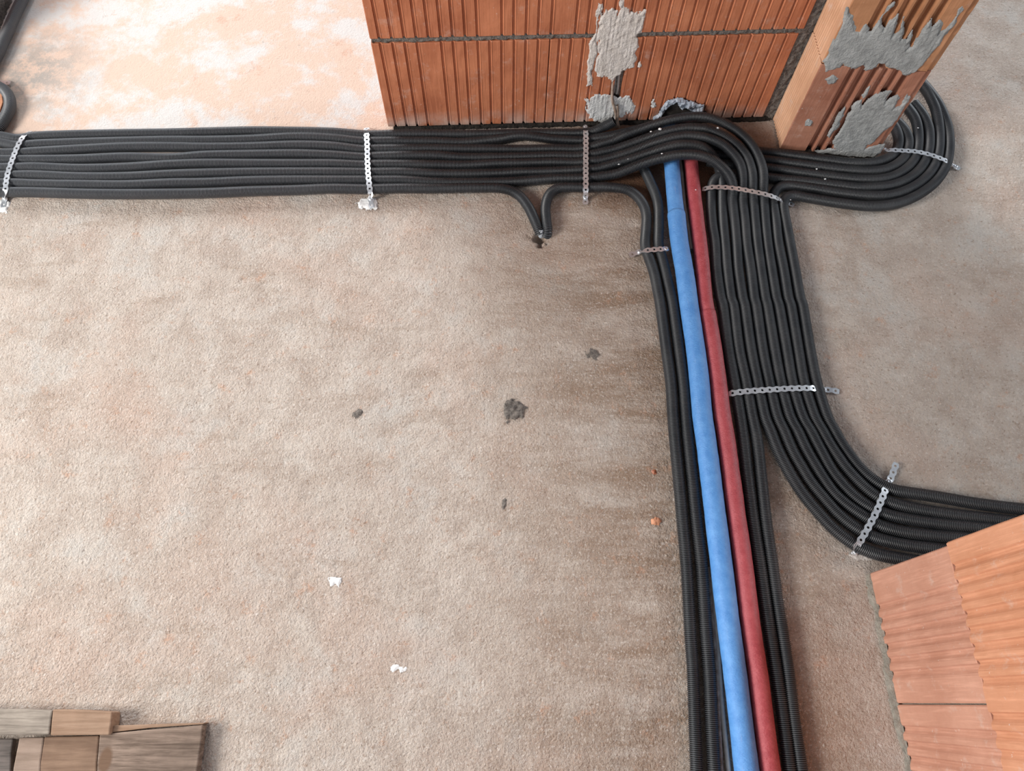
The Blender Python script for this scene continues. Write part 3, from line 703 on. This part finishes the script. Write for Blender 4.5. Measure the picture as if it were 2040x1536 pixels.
# right of the pier
LR = 'black conduit looping round the pier, '
GR = 'conduits looping round the pier'
u1 = [(1405, 291), (1440, 296), (1480, 299), (1536.8, 304.5), (1592, 311.3), (1654, 319.6), (1695, 324.7), (1734, 325), (1765, 317), (1784, 303), (1790, 285), (1788, 267), (1780, 250), (1766, 235)]
u2 = [(1405, 306), (1440, 311), (1480, 314), (1528.5, 319), (1592, 326.8), (1654, 335), (1716, 341), (1757, 339), (1783.8, 328.8), (1802.4, 312.4), (1809.6, 291.8), (1808.5, 273), (1800, 256), (1783, 238)]
u3 = [(1408, 322), (1440, 327), (1480, 330), (1528.5, 335), (1592, 343), (1654, 351.5), (1716, 357.6), (1757, 357), (1788, 347.4), (1810.6, 331), (1825, 310), (1829, 287.6), (1829, 263), (1825, 242.4), (1816.8, 226), (1800, 205)]
u4 = [(1416.5, 420), (1416.5, 398), (1417, 376), (1424, 358), (1440, 349), (1465, 347), (1495, 350), (1528.5, 353.8), (1561.5, 357.6), (1613, 362.8), (1674.7, 370), (1716, 374), (1767.4, 371), (1802.4, 360), (1827, 343), (1843, 320.6), (1850, 300), (1851.8, 275.3), (1849, 252), (1838, 228), (1820, 205)]
c1 = [(1424.7,486),(1427.3,539),(1436,597),(1440,609.6),(1450.6,695.6),(1463,762.5),(1474,827.5),(1481,877),(1489.7,954),(1501,1043),(1513,1121),(1525,1203),(1535,1268),(1547,1343),(1561,1436),(1573,1530),(1582,1600)]
u5 = [(1545,440),(1539.8,405),(1541.5,386),(1551,374.5),(1569.7,369.5),(1613,374.5),(1674.7,384.4),(1736.5,390.6),(1777.6,388),(1814.7,375),(1843.5,354.6),(1862,328.8),(1870.3,300),(1871.3,263),(1866,226),(1855.9,199),(1842,175),(1820,150)]
u6 = [(1565,440),(1560.3,412),(1563,399),(1572,391.5),(1585,390),(1613,395),(1674.7,405),(1736.5,411),(1788,405),(1829,388.5),(1864,361.8),(1884.7,328.8),(1891,293.8),(1889,258.8),(1880.6,232),(1868,205),(1850,180),(1828,155)]
c7 = [(1550,486),(1560.6,539),(1570,597),(1574.8,609.6),(1589.2,695.6),(1600.7,762.5),(1620.7,827.5),(1637,857),(1654,887),(1673,916),(1684,931),(1708.5,958),(1735.3,982),(1760,996),(1805,1010),(1887.6,1024),(1990.6,1036),(2100,1048),(2180,1056)]
c8 = [(1573.8,486),(1583.5,539),(1594,597),(1598.7,609.6),(1613,695.6),(1626.5,762.5),(1646.5,827.5),(1660,853),(1675,880),(1693,906),(1710,928),(1732,950),(1754,965),(1776,975),(1800,980),(1867,990),(1949.4,1004),(2040,1015),(2160,1028)]
conduit(u1, LR + 'innermost against the pier foot', GR)
conduit(u2, LR + 'second out from the pier foot', GR)
conduit(u3, LR + 'third out from the pier foot', GR)
conduit(u4[::-1] + [(1419, 450)] + c1, LR + 'fourth out, then straight down right of the red pipe', GR)
conduit(u5[::-1] + c7, LR + 'fifth out, curling tightly down past the strap', GR)
conduit(u6[::-1] + c8, LR + 'outermost, resting on the bare floor all the way round', GR)
# far left corner
conduit([(62, -40), (44, 0), (30, 29), (17, 59), (5, 85), (-6, 110), (-30, 152), (-55, 200), (-68, 222)], 'thick black corrugated conduit standing along the foot of the far left wall', None, r=0.0128, z=0.0145)
conduit([(-60, 168), (-30, 167), (-12, 171), (3, 175), (13, 184), (19, 196), (19.5, 210), (15, 226), (5, 243), (-6, 258), (-30, 272), (-52, 262)], 'short bend of black corrugated conduit at the left edge behind the bundle', None, r=0.0125, z=0.0145, smooth=0.006)

# grey tape ends of the two conduits in the floor hole
def plain_tube(name, pts, r, m, parent=None, seg=14, smooth=0.006, ripple=0.0):
    q = spline(run_on([P(*p) for p in pts], pts), smooth=smooth); s, tot = resample(q, 0)
    st = np.arange(0, tot, min(0.004, tot / 6)); rr = np.full(len(st), r)
    if ripple: rr = rr + ripple * vnoise(st * 60, st * 0, 3)
    return sweep(name, q, st, rr, seg, m, parent)
for a, lab in (((1078, 461), 'grey taped cable end of the left conduit in the floor hole'), ((1090, 461), 'grey taped cable end of the right conduit in the floor hole')):
    tag(plain_tube('taped_cable_end', [(a[0] - 1, a[1] - 3, .012), (a[0], a[1] + 2, .008), (a[0], a[1] + 6, .0), (a[0], a[1] + 10, -.010)], 0.0062, M_tape), lab, 'cable end')

# ------------------------------------------------------------------ insulated water pipes
def sleeve_pipe(name, label, m, path, r1, r2, split):
    """path in the photograph; the upper sleeve ends inside the slightly wider lower one at row `split`"""
    root = empty(name, tuple(P(path[0][0], path[0][1], 0))); tag(root, label, 'pipe')
    q = spline(run_on([P(*p) for p in path], path), smooth=0.02); s, tot = resample(q, 0)
    Sx = s[np.argmin(np.abs(q[:, 1] - P(path[0][0], split, r1)[1]))]
    for lo, hi, r in ((0, Sx + 0.01, r1), (Sx, tot, r2)):
        st = np.r_[lo, np.arange(lo + 0.0015, hi, 0.006)]
        rr = r + 0.0007 * vnoise(st * 23, st * 0 + r * 999, 5) + 0.0004 * vnoise(st * 90, st * 0, 6)
        if r is r2: rr[0] = r1 - 0.001; rr[1] = r2 - 0.0004
        child_origin(sweep('foam_sleeve', q, st, rr, 28, m), root)
    return root
blue = [(1330,250,.0215),(1333,285,.0205),(1338,325,.020),(1342.6,380,.020),(1347,424,.020),(1354,486,.020),(1363.3,539,.020),(1371.5,600,.020),(1372.8,609.6,.020),(1385.6,695.6,.020),(1393.4,762.5,.020),(1399,827.5,.020),(1406.3,877,.020),(1416,954,.020),(1426.8,1043,.020),(1436.6,1121,.020),(1446.2,1203,.020),(1454.5,1268,.020),(1464.5,1343,.020),(1475.7,1436,.020),(1486.9,1530,.020),(1496,1600,.020)]
sleeve_pipe('insulated_pipe', 'pipe in a blue foam sleeve with a step near its top', M_blue, blue, 0.0172, 0.0190, 425)
red = [(1368,255,.019),(1371,285,.0185),(1376,320,.0178),(1382,380,.0178),(1389,442,.0178),(1396.5,503.5,.0178),(1405,597,.0178),(1409,620,.0178),(1422.0,700,.0178),(1430.5,762.5,.0178),(1438.5,827.5,.0178),(1446.7,877,.0178),(1457,954,.0178),(1469,1043,.0178),(1480,1121,.0178),(1489.5,1203,.0178),(1498,1268,.0178),(1509.5,1343,.0178),(1521,1436,.0178),(1533.4,1530,.0178),(1542,1600,.0178)]
sleeve_pipe('insulated_pipe', 'pipe in a dark red foam sleeve running beside the blue one', M_red, red, 0.0152, 0.0166, 622)

# thin cables
tag(plain_tube('grey_cable', [(1412,1130,.004),(1416,1190,.004),(1421,1250,.004),(1428.5,1343,.004),(1433,1455,.004),(1437,1536,.004),(1440,1600,.004)], 0.0036, M_cable_brown), 'thin brown-grey cable lying beside the left conduits at the lower end', 'cable')
tag(plain_tube('grey_cable', [(1417,1150,.0045),(1423,1200,.0045),(1429,1268,.0045),(1436.5,1385,.0045),(1443,1455,.0045),(1451.5,1536,.0045),(1458,1600,.0045)], 0.0040, M_cable), 'thin light grey cable lying beside the blue pipe at the lower end', 'cable')
tag(plain_tube('grey_cable', [(1345,300,.004),(1354,320,.005),(1358,345,.005),(1360.5,372,.005),(1364,410,.005),(1369,440,.005),(1378,500,.005)], 0.0040, M_cable), 'pale grey cable squeezed between the tops of the blue and red pipes', 'cable')
def wall_cable(pts, r, m, label):
    W = [PB.at(*(list(PB.uz(a, b)) + [h])) for a, b, h in pts]
    q = spline(W, smooth=0.004); s, tot = resample(q, 0); st = np.arange(0, tot, 0.003)
    return tag(sweep('wall_cable', q, st, np.full(len(st), r), 12, m), label, 'cable', 'cables in the wall chase')
wall_cable([(1252,-40,-.012),(1252,0,-.012),(1251,22,-.013),(1247,50,-.016),(1238,120,-.015),(1235,150,-.012),(1233,170,-.010),(1231,186,-.008),(1229,193,-.010)], 0.0028, M_cable, 'light grey cable in the wall chase, right one of the pair')
wall_cable([(1261,-40,-.014),(1260,0,-.014),(1257,22,-.015),(1249,60,-.017),(1232,120,-.017),(1228,150,-.014),(1226,170,-.012),(1224,188,-.010),(1223,193,-.012)], 0.0026, M_cable, 'light grey cable in the wall chase, left one of the pair')
wall_cable([(1222,150,-.010),(1220,175,.000),(1219,195,.006),(1224,212,.009),(1227,228,.009),(1225,245,.010),(1221,258,.012),(1218,266,.014)], 0.0030, M_cable_brown, 'beige cable hanging out of the wall chase over the lower cement patch')
wall_cable([(1228,228,.006),(1230,240,.008),(1234,251,.012),(1241,257,.014),(1250,255,.008),(1256,252,.000)], 0.0034, M_cable_brown, 'short brown cable curled below the wall chase')
wall_cable([(1229,205,.007),(1230,225,.009),(1227,250,.011),(1231,262,.014),(1236,270,.018)], 0.0026, M_cable_brown, 'thin brown cable dropping behind the conduits below the chase')

# torn film in the broken-out opening of the wall
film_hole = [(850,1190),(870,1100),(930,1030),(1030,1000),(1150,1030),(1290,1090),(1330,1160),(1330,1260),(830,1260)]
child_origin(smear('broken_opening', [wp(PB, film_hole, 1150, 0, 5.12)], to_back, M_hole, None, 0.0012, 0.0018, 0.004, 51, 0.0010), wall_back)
f1 = [(770,1195),(840,1140),(870,1080),(930,1010),(1030,985),(1110,1010),(1180,1030),(1230,1055),(1285,1060),(1280,1120),(1240,1150),(1180,1130),(1120,1090),(1060,1100),(1010,1030),(950,1060),(900,1110),(860,1160),(830,1210),(780,1215)]
film = smear('torn_plastic_film', [wp(PB, f1, 1150, 0, 5.12)], lambda u, z, h: PB.at(u, z, 0.004 + h * 1.0), M_film, None, 0.004, 0.0015, 0.003, 55, 0.008)
sol = film.modifiers.new('solidify', 'SOLIDIFY'); sol.thickness = 0.0006
tag(film, 'torn bluish plastic film bunched in the wall opening above the arch of conduits', 'plastic film')

# ------------------------------------------------------------------ perforated straps
def strap(pts, label, screws, width=0.0066, phase=0.0):
    q = spline([P(*p) for p in pts], step=0.001, smooth=0.007); s, tot = resample(q, 0)
    T = np.gradient(q, s, axis=0); T /= np.linalg.norm(T, axis=1)[:, None]
    cells = max(2, int(round(tot / 0.0143))); pitch = tot / cells
    # side vector: horizontal, across the strap
    def frame(x):
        c = np.array([np.interp(x, s, q[:, k]) for k in range(3)]); t_ = np.array([np.interp(x, s, T[:, k]) for k in range(3)]); t_ /= np.linalg.norm(t_)
        b_ = np.cross(t_, [0, 0, 1.0]); b_ /= np.linalg.norm(b_); return c, t_, b_
    V = []; Fs = []
    NH = 16
    for i in range(cells):
        xc = (i + 0.5) * pitch
        outer = []
        for k in range(NH):
            a = 2 * math.pi * (k + 0.5) / NH
            ca, sa = math.cos(a), math.sin(a)
            # rectangle parametrised by angle, with a scalloped long edge
            if abs(sa) * pitch / 2 >= abs(ca) * width:
                y = math.copysign(1, sa); x = ca / abs(sa) * width
                x = max(-pitch / 2, min(pitch / 2, x))
                yy = y * (width - 0.0017 * (0.5 - 0.5 * math.cos(2 * math.pi * x / pitch)))
            else:
                x = math.copysign(pitch / 2, ca); yy = sa / abs(ca) * pitch / 2
                yy = max(-(width - 0.0017), min(width - 0.0017, yy))
            outer.append((x, yy))
        # snap the four corners
        for k in range(NH):
            x, yy = outer[k]
        base = len(V)
        for (x, yy) in outer:
            c, t_, b_ = frame(min(tot, max(0, xc + x))); V.append(c + b_ * yy)
        for k in range(NH):
            a = 2 * math.pi * (k + 0.5) / NH
            c, t_, b_ = frame(xc + 0.0024 * math.cos(a)); V.append(c + b_ * 0.0024 * math.sin(a))
        for k in range(NH):
            k2 = (k + 1) % NH; Fs.append((base + k, base + k2, base + NH + k2, base + NH + k))
        # corner fillers between angular samples and the true cell corner
        for sx in (-1, 1):
            for sy in (-1, 1):
                best = sorted(range(NH), key=lambda k: abs(outer[k][0] - sx * pitch / 2) + abs(outer[k][1] - sy * (width - 0.0017)))[:2]
                c, t_, b_ = frame(min(tot, max(0, xc + sx * pitch / 2))); V.append(c + b_ * sy * (width - 0.0017))
                Fs.append((base + best[0], base + best[1], len(V) - 1))
    root = mesh('perforated_strap', V, Fs, M_zinc, None, False)
    so = root.modifiers.new('solidify', 'SOLIDIFY'); so.thickness = 0.0009; so.offset = 0
    tag(root, label, 'metal strap', 'perforated metal straps holding the conduits')
    for (x, y, z) in screws:
        c = P(x, y, z); V = []; Fs = []; prof = [(0.0, 0.0026), (0.0016, 0.0018), (0.0022, 0.0034), (0.0040, 0.0028), (0.0050, 0.0012), (0.0052, -0.002)]
        n = 14
        for (r_, h_) in prof:
            for k in range(n): V.append(c + np.array([max(r_, 1e-5) * math.cos(2 * math.pi * k / n), max(r_, 1e-5) * math.sin(2 * math.pi * k / n), h_]))
        for j in range(len(prof) - 1):
            for k in range(n): Fs.append((j * n + k, j * n + (k + 1) % n, (j + 1) * n + (k + 1) % n, (j + 1) * n + k))
        sc = mesh('screw', V, [f[::-1] for f in Fs], M_zinc, root); 
    return root
T_ = 0.0245
strap([(60,261.5,.003),(54,266,.014),(46,272.5,T_),(36.5,288,T_+.001),(29,306,T_),(22,325,T_+.001),(15.4,345.4,T_),(11.5,368.7,T_+.001),(10.6,383,T_-.003),(9.8,394,.006),(8,404,.003),(6,413,.003)],
      'galvanised perforated strap across the bundle at the far left end', [(9.8,394,.007)])
strap([(730.5,255,.003),(730.3,260,.010),(730.3,268,T_),(731.5,290,T_+.001),(732,320,T_),(733.5,348,T_+.001),(736,371,T_),(737.6,385,.020),(738.6,396,.005),(740,408,.003),(741,414,.003)],
      'bright perforated strap across the bundle where the back wall begins', [(738.6,396,.005),(730.4,259,.010)])
strap([(1166,250,.004),(1166.3,256,.014),(1167,264,T_),(1167.2,290,T_+.001),(1167,320,T_),(1167,345,T_+.001),(1167,368,T_),(1166.8,382,.020),(1166.4,394,.005),(1166.3,404,.003),(1166.3,407,.003)],
      'dull perforated strap across the bundle just before it arches over the pipes', [(1166.4,394,.005),(1166.2,252.5,.008)])
strap([(1253.5,508,.004),(1262,506,.005),(1274.5,501,.008),(1281,499,.020),(1290,498.5,T_),(1300,497.5,T_+.001),(1312,496.5,T_+.001),(1320,496,T_),(1326,495.6,.021),(1331,495.3,.018)],
      'short perforated strap over the two conduits left of the blue pipe', [(1274.5,501.5,.008),(1327,495.6,.0205)])
strap([(1399,377,.020),(1410,374.5,.027),(1421.5,372.6,.032),(1447.3,373.4,.040),(1473,376.5,.043),(1499,381.5,.043),(1524.7,387,.042),(1545,393.5,.036),(1559,400,.020),(1565,403.5,.006),(1572,405,.003),(1582,409.5,.003)],
      'curved perforated strap over the conduits coming off the arch, right of the red pipe', [(1569,404.5,.004)])
strap([(1452,784.5,.020),(1461,783,T_),(1487,779.7,T_+.001),(1530.9,776.6,T_+.001),(1574.8,774,T_+.001),(1607,773.2,T_),(1622,773.6,T_-.003),(1633,775.5,.010),(1641,776.5,.003),(1655,777,.003),(1672,780.6,.003)],
      'perforated strap over eight conduits halfway down beside the red pipe', [(1640.5,776.5,.004)])
strap([(1785.7,922,.006),(1777.5,946,.005),(1771,959.7,.007),(1765,972,.020),(1759,988,T_),(1747.6,1016,T_+.001),(1737,1037,T_+.001),(1726,1057,T_+.001),(1712,1081,T_),(1706.5,1091,.018),(1703.5,1100,.006),(1701,1105,.003)],
      'long perforated strap over the six conduits bending into the doorway', [(1771,960,.007),(1704,1099.5,.007)])
strap([(1760,299,.006),(1768,298.5,.020),(1781.8,299,T_),(1821,301.5,T_+.001),(1845,306,T_+.001),(1862,311,T_+.001),(1880,318,T_),(1890,323,.020),(1899,329.5,.006),(1907,334,.003),(1912,337,.003)],
      'perforated strap over the conduits curving behind the pier', [(1763.5,298.5,.009),(1903,332,.005)])
strap([(-20,163,.004),(-5,163.5,.004),(10,164.5,.004),(20,166,.004)], 'end of a perforated strap on the floor at the left edge', [])

# mortar and plaster on the floor round fixings
def ftag(o, lab): return tag(o, lab, 'plaster blot')
to_floor = lambda u, v, h: np.array([u, v, 0.0008 + h])
def fp(pts, x0=0, y0=0, s=1.0): return [tuple(P(x0 + a / s, y0 + b / s)[:2]) for a, b in pts]
ftag(smear('plaster_blot', [fp([(712,404),(722,396),(735,394),(750,398),(752,412),(738,420),(716,414)])], to_floor, M_white, None, 0.0022, 0.0015, 0.008, 61, 0.0015), 'white plaster blot round the lower screw of the bright strap')
ftag(smear('plaster_blot', [fp([(-6,404),(4,398),(18,402),(22,412),(12,422),(-6,424)])], to_floor, M_white, None, 0.0022, 0.0015, 0.008, 62, 0.0015), 'white plaster blot at the lower end of the leftmost strap')
ftag(smear('plaster_blot', [fp([(1688,1104),(1700,1100),(1722,1104),(1740,1112),(1726,1118),(1700,1112)])], to_floor, M_plaster, None, 0.0015, 0.0015, 0.006, 63, 0.0012), 'pale mortar blot at the near screw of the strap by the doorway')
ftag(smear('plaster_blot', [fp([(655,1152),(668,1150),(680,1156),(676,1166),(660,1164)])], to_floor, M_white, None, 0.0016, 0.0012, 0.006, 64, 0.0015), 'small white plaster splash in the middle of the open floor')
ftag(smear('plaster_blot', [fp([(780,1328),(790,1325),(795,1332),(786,1336)]), fp([(798,1330),(808,1328),(806,1338),(799,1342)])], to_floor, M_white, None, 0.0014, 0.0012, 0.006, 65, 0.0015), 'small white plaster specks on the floor near the lower middle')
ftag(smear('mortar_lump', [fp([(1003,806),(1018,794),(1032,796),(1048,812),(1040,832),(1018,840),(1006,826)])], to_floor, M_mortar, None, 0.0018, 0.0012, 0.012, 66, 0.003), 'dark grey mortar crumb patch in the middle of the floor')
ftag(smear('mortar_lump', [fp([(1170,704),(1184,698),(1195,706),(1190,716),(1176,714)])], to_floor, M_mortar, None, 0.0012, 0.0012, 0.012, 67, 0.003), 'small dark mortar stain above the middle of the floor')
ftag(smear('mortar_lump', [fp([(996,994),(1006,990),(1012,1000),(1006,1010),(997,1006)])], to_floor, M_mortar, None, 0.0012, 0.0012, 0.010, 68, 0.003), 'small dark mortar stain below the middle of the floor')
ftag(smear('mortar_lump', [fp([(706,822),(716,818),(726,822),(718,830),(707,829)])], to_floor, M_mortar, None, 0.0012, 0.0012, 0.010, 69, 0.003), 'tiny dark mortar stain left of the middle of the floor')

ftag(smear('brick_crumb', [fp([(1300,1036),(1308,1030),(1314,1038),(1310,1046),(1302,1045)])], to_floor, M_brick_orange, None, 0.0035, 0.0010, 0.006, 70, 0.002), 'orange brick crumb on the floor left of the lower conduits')
ftag(smear('brick_crumb', [fp([(1300,938),(1306,936),(1309,942),(1303,945)])], to_floor, M_brick, None, 0.003, 0.0010, 0.005, 72, 0.002), 'smaller red brick crumb on the floor above the orange one')
# white crumbs lying on the conduits
crumbs = [(1233,327,.031,.0026),(1251.5,316.6,.041,.0018),(1296.8,262,.060,.0022),(1315,257,.063,.0034),(1318.6,306,.063,.0019),(1429.8,255,.060,.0028),(1627,336.7,.0235,.0020),(1643.8,356.6,.0235,.0021),(1575,398,.020,.0012),(1829,255,.0238,.0018),(1386,378,.034,.0014)]
CL = ['on the second innermost conduit, left end of the arch', 'fainter one on the arch, above the left end crumb', 'small one on the outer arch left of the larger crumb', 'largest one, between the two outer arch conduits', 'on the innermost arch conduit above the blue pipe', 'round one on the right shoulder of the outer arch',
      'upper one of the pair on the pier loop conduits', 'lower one of the pair on the pier loop conduits', 'tiny one by the curved strap end', 'on the conduits curving behind the pier', 'tiny one on the red pipe near its top']
for i, (x, y, z, r_) in enumerate(crumbs):
    c = P(x, y, z); V = []; Fs = []; n = 8; rg = random.Random(i); m_ = 5
    for j in range(m_ + 1):
        th = math.pi * j / m_
        for k in range(n):
            rr = r_ * (0.8 + 0.4 * rg.random()); ph = 2 * math.pi * k / n
            V.append(c + np.array([rr * math.sin(th) * math.cos(ph) * 1.2, rr * math.sin(th) * math.sin(ph) * 0.8, rr * math.cos(th) * 0.7]))
    for j in range(m_):
        for k in range(n): Fs.append((j * n + k, (j + 1) * n + k, (j + 1) * n + (k + 1) % n, j * n + (k + 1) % n))
    tag(mesh('plaster_crumb', V, Fs, M_white), 'white plaster crumb ' + CL[i], 'crumb', 'plaster crumbs on the conduits')

# ------------------------------------------------------------------ timber in the lower left corner
def board(name, corners, z0, z1, m, parent, bevel=0.002):
    """corners: outline of the upper face in the photograph, lying at height z1"""
    top = [P(x, y, z1) for x, y in corners]; bot = [np.array([p[0], p[1], z0]) for p in top]
    mb = MB(); n = len(top)
    mb.add(bot + top, [tuple(range(n)), tuple(range(n, 2 * n))[::-1]] + [(i, i + n, (i + 1) % n + n, (i + 1) % n) for i in range(n)])
    o = mb.build(name, m, None, False, bevel); child_origin(o, parent); return o
pal = empty('wooden_pallet', tuple(P(200, 1480))); tag(pal, 'pallet of weathered and brown boards on the floor in the lower left corner', 'pallet')
board('crossbar', [(-260,1411),(40,1412),(104,1415),(100,1438),(97,1463),(40,1465),(-260,1467)], 0.0, 0.030, M_wood_grey, pal)
board('crossbar_end', [(105,1413),(150,1413.5),(223,1418),(221,1440),(217,1464),(100,1465.5),(102,1440)], 0.0, 0.029, M_wood_tan, pal)
board('deck_board', [(-260,1474),(26,1472),(22,1500),(10,1800),(-260,1800)], 0.006, 0.016, M_wood_dark, pal)
board('lath', [(38,1470),(87,1469),(80,1520),(72,1800),(6,1800),(26,1530)], 0.004, 0.024, M_wood_pale, pal)
board('brown_board', [(88,1468),(197,1466),(192,1520),(186,1800),(70,1800),(80,1520)], 0.004, 0.023, M_wood_brown, pal)
kn = P(210, 1514, 0.022)
M_wood_grain2 = wood_material('knotty_board', (0.11, 0.075, 0.055), (0.33, 0.24, 0.185), rot=-0.30, knot=tuple(kn))
board('knotty_board', [(198,1463),(300,1453),(404,1444.5),(399,1490),(388,1560),(380,1800),(187,1800),(193,1520)], 0.004, 0.022, M_wood_grain2, pal)
board('plywood_edge', [(216,1446),(300,1443),(408,1440),(404,1443),(300,1450),(216,1460)], 0.0, 0.020, M_wood_tan, pal, 0.0008)
board('block', [(60,1475),(390,1455),(376,1800),(40,1800)], -0.001, 0.008, M_wood_dark, pal)

# broken brick piece beside the bend at the left edge
fr = MB(); b0 = [P(-60,176), P(4,178), P(8,205), P(-4,240), P(-60,246)]
t0 = [p * np.array([0.995, 0.995, 1]) + np.array([0, 0, 0.010]) for p in b0]
fr.add(b0 + t0, [(4,3,2,1,0), (5,6,7,8,9)] + [(i, (i+1)%5, (i+1)%5+5, i+5) for i in range(5)])
tag(fr.build('brick_fragment', M_brick_orange, None, False, 0.0015), 'orange brick fragment inside the conduit bend at the left edge', 'brick')
